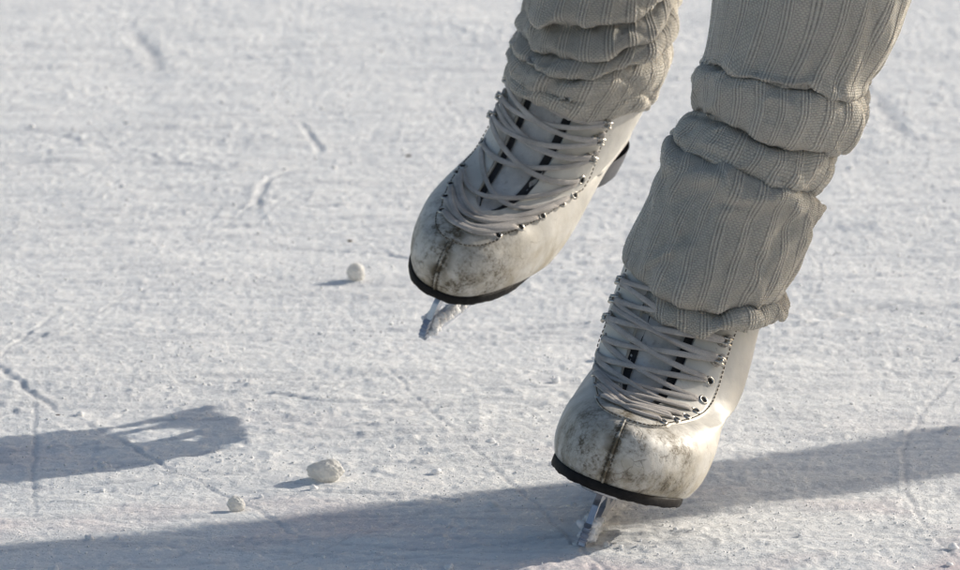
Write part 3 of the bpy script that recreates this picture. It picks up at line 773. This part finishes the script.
# ------------------------------------------------------------------ ice
def build_ice():
    def axis(lo, hi, step, far, g=1.16):
        a = list(np.arange(lo, hi, step)); st = step; x = lo; L = []
        while x > -far: st *= g; x -= st; L.append(x)
        st = step; x = a[-1]; H = []
        while x < far: st *= g; x += st; H.append(x)
        return np.array(L[::-1] + a + H)
    xs = axis(-.64, .60, .0016, 300, 1.25)
    # rows spaced to the depth
    yl = []; y = -.32
    while y < 3.4: yl.append(y); y += .0030 + .0022 * max(0, y)
    ylow = []; st = .003; yy = -.32
    while yy > -300: st *= 1.25; yy -= st; ylow.append(yy)
    yh = []; st = .01; yy = yl[-1]
    while yy < 300: st *= 1.25; yy += st; yh.append(yy)
    ys = np.array(ylow[::-1] + yl + yh)
    X, Y = np.meshgrid(xs, ys)
    fade = np.clip(1 - np.maximum(np.abs(X) - 1.5, 0), 0, 1) * np.clip(1 - np.maximum(Y - 5, 0), 0, 1) * np.clip(1 - np.maximum(-2 - Y, 0), 0, 1)
    ca, sa = math.cos(.22), math.sin(.22)
    Xr, Yr = X * ca + Y * sa, -X * sa + Y * ca
    h = .0022 * fbm(X * 5, Y * 5, 1, 3) + .0014 * fbm(Xr * 14, Yr * 26, 5, 3)
    ridg = 1 - np.abs(fbm(Xr * 30, Yr * 44, 9, 4)); cover = np.clip(fbm(Xr * 3.2, Yr * 7, 31, 4) * 1.1 + .45, 0, 1)
    h += .0006 * (ridg - .5) * cover + .0013 * fbm(Xr * 8, Yr * 60, 61, 3)
    lump = np.clip(fbm(X * 75, Y * 75, 13, 3) - .12, 0, 1); h += .0017 * lump * (cover * .85 + .15)
    h += .0006 * fbm(X * 210, Y * 170, 17, 2)
    groove = np.zeros_like(h)
    def cut(path, w, dep, pile=.5, frag=.4, sd=0):
        nonlocal h
        path = np.asarray(path, float)
        x0, x1 = path[:, 0].min() - .03, path[:, 0].max() + .03; y0, y1 = path[:, 1].min() - .03, path[:, 1].max() + .03
        ix = np.where((xs > x0) & (xs < x1))[0]; iy = np.where((ys > y0) & (ys < y1))[0]
        if len(ix) < 2 or len(iy) < 2: return
        sl = (slice(iy[0], iy[-1] + 1), slice(ix[0], ix[-1] + 1)); x = X[sl]; y = Y[sl]
        x = x + .0015 * fbm(x * 40, y * 40, 77 + sd, 2)
        best = np.full(x.shape, 9.); side = np.zeros(x.shape); tt = np.zeros(x.shape)
        for k, (a, b) in enumerate(zip(path[:-1], path[1:])):
            d = b - a; L2 = d @ d
            t = np.clip(((x - a[0]) * d[0] + (y - a[1]) * d[1]) / L2, 0, 1)
            dx = x - a[0] - t * d[0]; dy = y - a[1] - t * d[1]; dist = np.hypot(dx, dy)
            m = dist < best; best = np.where(m, dist, best); side = np.where(m, np.sign(d[0] * dy - d[1] * dx), side); tt = np.where(m, (k + t) / (len(path) - 1), tt)
        e = np.clip(np.minimum(tt, 1 - tt) * 8, 0, 1)
        core = np.exp(-(best / w) ** 2) * e
        fr = np.clip(.9 + .35 * frag * fbm(x * 60, y * 60, 55 + sd, 3), 0, 1.4)
        h[sl] -= dep * core * fr; groove[sl] = np.maximum(groove[sl], core * fr)
        h[sl] += dep * pile * np.exp(-((best - 2.2 * w) / (1.1 * w)) ** 2) * np.where(side > 0, 1, .35) * e * np.clip(fbm(x * 90, y * 90, 66 + sd, 3) + .5, 0, 1.6)
    def pxs(*pts):
        P = np.array([gp(*p)[:2] for p in pts]); return catmull(P, np.linspace(0, len(P) - 1, 6 * len(P)))
    cut(pxs((-10,362), (15,378), (40,396), (62,410)), .0026, .0016, .8, sd=1)
    cut(pxs((62,410), (110,432), (165,464), (215,487), (268,515), (300,540)), .0017, .0011, .5, sd=2)
    cut(pxs((33,395), (35,430), (33,470), (36,520)), .0016, .0010, .3, sd=3)
    cut(pxs((255,212), (260,190), (272,175), (298,166), (318,160)), .0034, .0018, .8, sd=4)
    cut(pxs((300,118), (312,135), (322,153)), .0030, .0016, .5, sd=5)
    cut(pxs((132,28), (150,50), (158,68)), .008, .0022, .5, sd=6)
    cut(pxs((165,160), (210,164), (262,163)), .004, .0020, 1., sd=7)
    cut(pxs((0,128), (40,128), (90,140), (140,150), (165,160)), .003, .0014, .7, sd=8)
    cut(pxs((380,248), (410,255), (470,262)), .003, .0016, 1.0, sd=9)
    cut(pxs((205,235), (330,246), (380,250), (440,262)), .003, .0014, .8, sd=10)
    cut(pxs((210,388), (270,392), (330,400), (400,400), (470,396)), .003, .0015, 1.6, sd=11)
    cut(pxs((800,325), (850,310), (905,300)), .003, .0015, 1.2, sd=12)
    cut(pxs((230,488), (300,490), (400,492), (480,498)), .0022, .0018, .6, sd=13)
    cut(pxs((870,85), (885,110), (905,140)), .009, .0018, .4, sd=14)
    cut(pxs((870,102), (920,102), (960,104)), .005, .0018, .8, sd=15)
    rnd = random.Random(5)
    for i in range(300):       # faint long arcs left by other skates
        cx, cy = rnd.uniform(-.6, .7), rnd.uniform(-.35, 2.6); a = rnd.gauss(.06, .30) if rnd.random() < .8 else rnd.uniform(0, 3.14)
        L = rnd.uniform(.2, 1.3); cv = rnd.uniform(-1.2, 1.2)
        P = []
        for t in np.linspace(-.5, .5, 14):
            aa = a + cv * t * L; P.append((cx + math.cos(a + cv * t * L / 2) * t * L, cy + math.sin(a + cv * t * L / 2) * t * L))
        cut(P, rnd.uniform(.0009, .0020), rnd.uniform(.0004, .0009), rnd.uniform(.3, 1.1), .5, 20 + i)
    h *= .72; h -= .0026 + .006 * 0
    V = np.stack([X, Y, h * fade], -1)
    o = fast_grid('ice_rink', V, False, M['snow'])
    at = o.data.attributes.new('groove', 'FLOAT', 'POINT'); at.data.foreach_set('value', (groove * fade).reshape(-1).astype(np.float32))
    tag(o, 'scraped white ice rink covered in shaved snow', 'ice', kind='structure')
    del o['category']
    return X, Y, h * fade, xs, ys

XI, YI, HI, XS, YS = build_ice()
def ice_h(x, y):
    i = int(np.clip(np.searchsorted(XS, x), 1, len(XS) - 1)); j = int(np.clip(np.searchsorted(YS, y), 1, len(YS) - 1))
    return float(HI[j, i])

# ------------------------------------------------------------------ snowballs, crumbs, specks
def snowball(px, py, wpx, hpx, label, seed, lobe=False):
    p = gp(px, py); dist = (p - CAM) @ FWD; rx = wpx / 2 * dist / FPX; rz = hpx / 2 * dist / FPX
    z0 = ice_h(p[0], p[1])
    v, f = ico(5, 1, (0, 0, 0), .07, seed=seed)
    if lobe:
        v[:, 0] += -.22 * np.clip(-v[:, 0], 0, 1) ** 2; v[:, 2] *= 1 - .18 * np.clip(-v[:, 0], 0, 1)
    n = fbm(v[:, 0] * 9 + v[:, 2] * 4, v[:, 1] * 9 + v[:, 2] * 7, seed + 1, 3); n2 = fbm(v[:, 0] * 22 + v[:, 2] * 9, v[:, 1] * 22 - v[:, 2] * 17, seed + 4, 3); v = v * (1 + .04 * n[:, None] + .022 * n2[:, None])
    v = v * np.array([rx, (rx + rz) / 2, rz])
    o = mesh_obj('snowball', v, f, M['clump']); o.location = (p[0], p[1], z0 + rz * .82)
    tag(o, label, 'snowball', 'small snow pellets on the ice'); return o
snowball(327, 478, 33, 24, 'egg-shaped snow pellet on the ice, largest of the three, in front of the lifted skate', 3, True)
snowball(236, 509, 17, 17, 'smallest round snow pellet, nearest the long shadow at the lower left', 6)
snowball(356, 278, 18, 18, 'round snow pellet on the ice just left of the lifted skate toe', 12)

def crumbs():
    rnd = random.Random(21); P = []
    base = {}
    for sub in (1, 2): base[sub] = [ico(sub, 1, (0, 0, 0), .3, seed=i) for i in range(7)]
    spots = [(110,463,9), (125,470,5), (395,155,9), (225,135,7), (770,300,9), (835,250,10), (890,205,8), (225,455,6), (85,490,8), (50,480,8), (250,380,9), (545,380,6), (650,540,10), (760,520,8), (610,545,9), (900,520,8)]
    for i in range(1100):
        if rnd.random() < .06 and True:
            s_ = rnd.choice(spots); q = gp(s_[0] + rnd.gauss(0, 7), s_[1] + rnd.gauss(0, 2.5)); x, y = q[0], q[1]; big = 1.25
        else:
            py = rnd.uniform(0, 1) ** .8 * 600 - 10; px = rnd.uniform(-40, 1000); q = gp(px, py); x, y = q[0], q[1]; big = 1
            cv = float(fbm(np.array([(x * .976 + y * .218) * 6.]), np.array([(-x * .218 + y * .976) * 12.]), 31, 4)[0])
            if cv + rnd.uniform(-.5, .4) < 0: continue
        r = min(.0034, .0005 * math.exp(rnd.expovariate(1.9))) * big
        sub = 2 if r > .002 and y < .6 else 1
        v, f = rnd.choice(base[sub]); a = rnd.random() * 6.28; c, s = math.cos(a), math.sin(a)
        v = v @ np.array([[c, s, 0], [-s, c, 0], [0, 0, 1]]) * np.array([r, r, r * .75])
        P.append((v + np.array([x, y, ice_h(x, y) + r * .3]), f))
    # very fine loose grains
    rg = np.random.default_rng(3); n_ = 9000
    PY = rg.random(n_) ** .75 * 590; PX = rg.random(n_) * 1040 - 40
    G = np.array([gp(a, b)[:2] for a, b in zip(PX, PY)]); x, y = G[:, 0], G[:, 1]
    cv = fbm((x * .976 + y * .218) * 6., (-x * .218 + y * .976) * 12., 31, 4)
    k = cv + rg.uniform(-.6, .6, n_) > 0; x = x[k]; y = y[k]
    ii = np.clip(np.searchsorted(XS, x), 1, len(XS) - 1); jj = np.clip(np.searchsorted(YS, y), 1, len(YS) - 1); z = HI[jj, ii]
    r = np.minimum(.0011, .00028 * np.exp(rg.exponential(.45, len(x)))) * (1 + .25 * np.maximum(y, 0))
    oc = np.array([(1, 0, 0), (0, 1, 0), (-1, 0, 0), (0, -1, 0), (0, 0, 1), (0, 0, -1.)]); of = [(0, 1, 4), (1, 2, 4), (2, 3, 4), (3, 0, 4), (1, 0, 5), (2, 1, 5), (3, 2, 5), (0, 3, 5)]
    vv = (oc[None] * rg.uniform(.6, 1.4, (len(x), 6, 1)) + rg.normal(0, .25, (len(x), 6, 3))) * r[:, None, None] + np.stack([x, y, z + r * .35], 1)[:, None]
    ff = (np.array(of)[None] + (np.arange(len(x)) * 6)[:, None, None]).reshape(-1, 3)
    P.append((vv.reshape(-1, 3), ff.tolist()))
    o = mesh_obj('snow_crumbs', *merge(P), M['grain']); tag(o, 'loose crumbs of shaved snow scattered over the ice', kind='stuff')
crumbs()
for px, py, r, lab in ((350,237,.0017,'dark flat speck on the ice above the snow pellet by the lifted skate'), (408,153,.0022,'tiny reddish brown speck on the ice left of the lifted skate laces'), (58,413,.0013,'tiny black speck beside the small detached shadow at the far left')):
    p = gp(px, py); v, f = ico(2, r, (0, 0, 0), .25, (1.3, 1, .45), seed=int(px))
    o = mesh_obj('dirt_speck', v, f, M['speck']); o.location = (p[0], p[1], ice_h(p[0], p[1]) + r * .3)
    tag(o, lab, 'speck', 'dark specks on the ice')

# ------------------------------------------------------------------ people (mostly outside the frame)
def skin_body(name, J, E, mat, parent=None, sub=2, root=0):
    me = bpy.data.meshes.new(name); names = list(J)
    me.from_pydata([J[k][0] for k in names], [(names.index(a), names.index(b)) for a, b in E], []); me.update()
    o = bpy.data.objects.new(name, me); COL.objects.link(o)
    md = o.modifiers.new('skin', 'SKIN'); md.use_smooth_shade = True
    sv = me.skin_vertices[0].data if me.skin_vertices else None
    if sv is None:
        bm = bmesh.new(); bm.from_mesh(me); bm.verts.layers.skin.verify(); bm.to_mesh(me); bm.free(); sv = me.skin_vertices[0].data
    for i, k in enumerate(names):
        r = J[k][1]; sv[i].radius = (r, r) if not isinstance(r, tuple) else r
        sv[i].use_root = (i == root)
    ss = o.modifiers.new('sub', 'SUBSURF'); ss.levels = sub; ss.render_levels = sub
    me.materials.append(mat)
    if parent: o.parent = parent
    return o
def V3(*a): return tuple(float(x) for x in a)


def mix3(a, b, t): return tuple(np.array(a) * (1 - t) + np.array(b) * t)
def figure(hipL, hipR, kneeL, kneeR, ankL, ankR, toeL, toeR, chest, neck, head, handL, handR, elbL, elbR, shL, shR, face, label, cols, group=None, boots=True):
    """one continuous body; clothes are its children"""
    pel = mix3(hipL, hipR, .5); H = np.array(head); fc = np.array(face) / np.linalg.norm(face)
    root = {}
    J = {'pel': (V3(*pel), .078), 'waist': (V3(*mix3(pel, chest, .45)), .072), 'chest': (V3(*chest), .100), 'nb': (V3(*mix3(chest, neck, .8)), .065), 'neck': (V3(*neck), .05),
         'jaw': (V3(*(H - [0, 0, .055] + fc * .012)), .062), 'head': (V3(*(H + [0, 0, .02])), .083), 'crown': (V3(*(H + [0, 0, .085])), .055)}
    E = [('pel', 'waist'), ('waist', 'chest'), ('chest', 'nb'), ('nb', 'neck'), ('neck', 'jaw'), ('jaw', 'head'), ('head', 'crown')]
    TJ = {'pel': (V3(*pel), .10), 'w': (V3(*mix3(pel, chest, .3)), .115)}; TE = [('pel', 'w')]
    JJ = {'pel': (V3(*(np.array(pel) + [0, 0, -.02])), .122), 'waist': J['waist'][:1] + (.104,), 'chest': J['chest'][:1] + (.112,), 'nb': (J['nb'][0], .075)}; JE = [('pel', 'waist'), ('waist', 'chest'), ('chest', 'nb')]
    mits = []
    for S, hip, kn, an, to, sh, el, ha in (('L', hipL, kneeL, ankL, toeL, shL, elbL, handL), ('R', hipR, kneeR, ankR, toeR, shR, elbR, handR)):
        J[S + 'hip'] = (V3(*hip), .064); J[S + 'th'] = (V3(*mix3(hip, kn, .5)), .060); J[S + 'kn'] = (V3(*kn), .052); J[S + 'ca'] = (V3(*mix3(kn, an, .32)), .044); J[S + 'an'] = (V3(*an), .033)
        E += [('pel', S + 'hip'), (S + 'hip', S + 'th'), (S + 'th', S + 'kn'), (S + 'kn', S + 'ca'), (S + 'ca', S + 'an')]
        if to is not None:
            J[S + 'to'] = (V3(*to), .015); E.append((S + 'an', S + 'to'))
        J[S + 'sh'] = (V3(*sh), .055); J[S + 'el'] = (V3(*el), .038); J[S + 'wr'] = (V3(*mix3(el, ha, .85)), .026); J[S + 'ha'] = (V3(*ha), .030)
        E += [('chest', S + 'sh'), (S + 'sh', S + 'el'), (S + 'el', S + 'wr'), (S + 'wr', S + 'ha')]
        TJ[S + 'h'] = (V3(*hip), .080); TJ[S + 't'] = (V3(*mix3(hip, kn, .5)), .067); TJ[S + 'k'] = (V3(*kn), .060); TJ[S + 'a'] = (V3(*mix3(kn, an, .86 if boots else .3)), .048)
        TE += [('pel', S + 'h'), (S + 'h', S + 't'), (S + 't', S + 'k'), (S + 'k', S + 'a')]
        JJ[S + 's'] = (V3(*sh), .068); JJ[S + 'e'] = (V3(*el), .052); JJ[S + 'w'] = (V3(*mix3(el, ha, .8)), .042)
        JE += [('chest', S + 's'), (S + 's', S + 'e'), (S + 'e', S + 'w')]
        # a mitten: palm, a curled finger part, a thumb leaving the side of the palm
        d = np.array(ha) - np.array(el); d /= np.linalg.norm(d); h0 = np.array(ha)
        mits.append({'c': (V3(*(h0 - d * .03)), .036), 'p': (V3(*(h0 + d * .03)), (.044, .028)), 'f': (V3(*(h0 + d * .085 + fc * .008)), (.040, .024)), 'e': (V3(*(h0 + d * .12 + fc * .022)), .022), 't': (V3(*(h0 + d * .03 + fc * .045)), .016), 'u': (V3(*(h0 + d * .065 + fc * .058)), .013)})
    body = skin_body('person', J, E, M['skin'])
    tag(body, label, 'person', group)
    skin_body('trousers', TJ, TE, cols[0], body); skin_body('jacket', JJ, JE, cols[1], body)
    for m in mits: skin_body('mitten', m, [('c', 'p'), ('p', 'f'), ('f', 'e'), ('p', 't'), ('t', 'u')], cols[0], body)
    # head details
    side = np.cross([0, 0, 1], fc)
    v, f = ico(4, .098, H + [0, 0, .035] - fc * .012, .03, (.86, 1., 1.12), 5)
    mesh_obj('hair', *ico(4, 1, (0, 0, 0), .03, seed=5), M['hair'], body)
    hr = body.children[-1]; 
    for ch in body.children:
        if ch.name.startswith('hair'):
            ch.location = V3(*(H + [0, 0, .045] - fc * .018)); ch.scale = (.096, .100, .100)
    mesh_obj('nose', *ico(3, .013, H + fc * .086 + [0, 0, -.012], 0, (1, 1, 1.5)) if False else ico(3, .013, tuple(H + fc * .086 + np.array([0, 0, -.012]))), M['skin'], body)
    for k in (-1, 1):
        mesh_obj('eye', *ico(3, .010, tuple(H + fc * .074 + side * k * .031 + np.array([0, 0, .012]))), M['heel'], body)
        mesh_obj('ear', *ico(3, .020, tuple(H + side * k * .083), 0, (.5, .7, 1.2)) if False else ico(3, .018, tuple(H + side * k * .080)), M['skin'], body)
    return body
A1 = OP + RP @ [0, .195, .10]; A2 = OL + RL @ [0, .195, .10]
T1 = OP + RP @ [0, .11, .024]; T2 = OL + RL @ [0, .11, .024]
def knee_of(k, A):
    t, b = CENTRES[k]; u = t - b; u /= np.linalg.norm(u); return tuple(b + u * (.40 - np.linalg.norm(b - A)))
KN1, KN2 = knee_of('long s', A1), knee_of('bunche', A2); print('knees', KN1, KN2)
figure((.30, .24, .95), (.13, .27, .96), KN1, KN2, A1, A2, T1, T2, (.22, .17, 1.28), (.22, .12, 1.46), (.22, .07, 1.58),
       (.72, .02, 1.05), (-.28, .12, 1.06), (.56, .13, 1.16), (-.10, .20, 1.16), (.38, .16, 1.38), (.06, .17, 1.38), (0, -1, -.1),
       'skater gliding towards the viewer on one foot, wearing the white skates and cream leg warmers', (M['trousers'], M['jacket']), boots=False)

# another skater standing side-on to the sun, out of frame to the right: her long shadow crosses the ice and the front leg
def bystander(dist, off=0.):
    g0 = gp(850, 462); s_ = np.array([math.cos(R_(SUN_AZ)), math.sin(R_(SUN_AZ)), 0]); nrm = np.array([-s_[1], s_[0], 0])
    c = np.array([g0[0], g0[1], 0]) + s_ * dist + nrm * off
    f = nrm                                    # facing across the sun
    q = lambda fwd, sd, z: tuple(c + f * fwd + s_ * sd + np.array([0, 0, z]))
    figure(q(0, .09, .90), q(0, -.09, .90), q(.02, .10, .50), q(.03, -.10, .50), q(-.01, .11, .12), q(-.01, -.11, .12), q(.13, .11, .07), q(.13, -.11, .07),
           q(.0, 0, 1.24), q(-.01, 0, 1.43), q(.01, 0, 1.55), q(.0, .24, .86), q(.0, -.24, .86), q(-.01, .23, 1.10), q(-.01, -.23, 1.10), q(0, .17, 1.35), q(0, -.17, 1.35), tuple(f),
           'person in a padded jacket standing on the ice beyond the right edge of the photo', (M['trousers'], M['jacket']))
    for sd in (.11, -.11):
        Rm = np.stack([-s_ , -f, [0, 0, 1.]], 1) if False else np.stack([s_ * 1.0, -f, np.array([0, 0, 1.])], 1)
        if np.linalg.det(Rm) < 0: Rm[:, 0] *= -1
        o = c + s_ * sd + f * .14; o = np.array([o[0], o[1], .0435])
        make_skate(1 if sd > 0 else -1, Rm, o, 'white figure skate on the %s foot of the bystander beyond the right edge' % ('far' if sd > 0 else 'near'), 30 + int(sd * 100), .3)
bystander(2.0, -.008)

# ------------------------------------------------------------------ light

w = bpy.data.worlds.new('World'); sc.world = w; w.use_nodes = True
nt = w.node_tree; bg = nt.nodes['Background']
sky = nt.nodes.new('ShaderNodeTexSky'); sky.sky_type = 'NISHITA'; sky.sun_disc = False
sky.sun_elevation = R_(SUN_EL); sky.sun_rotation = R_(90 - SUN_AZ); sky.dust_density = 2.1; sky.ozone_density = .6
nt.links.new(sky.outputs[0], bg.inputs[0]); bg.inputs[1].default_value = .12
sl = bpy.data.lights.new('sun', 'SUN'); so = bpy.data.objects.new('sun', sl); COL.objects.link(so)
sl.energy = 4.4; sl.angle = R_(.53); sl.color = (1, .93, .82)
d = Vector((math.cos(R_(SUN_EL)) * math.cos(R_(SUN_AZ)), math.cos(R_(SUN_EL)) * math.sin(R_(SUN_AZ)), math.sin(R_(SUN_EL))))
so.rotation_euler = d.to_track_quat('Z', 'Y').to_euler()
so.location = d * 5
sc.view_settings.view_transform = 'Standard'; sc.view_settings.look = 'None'
sc.view_settings.exposure = .10; sc.view_settings.gamma = 1
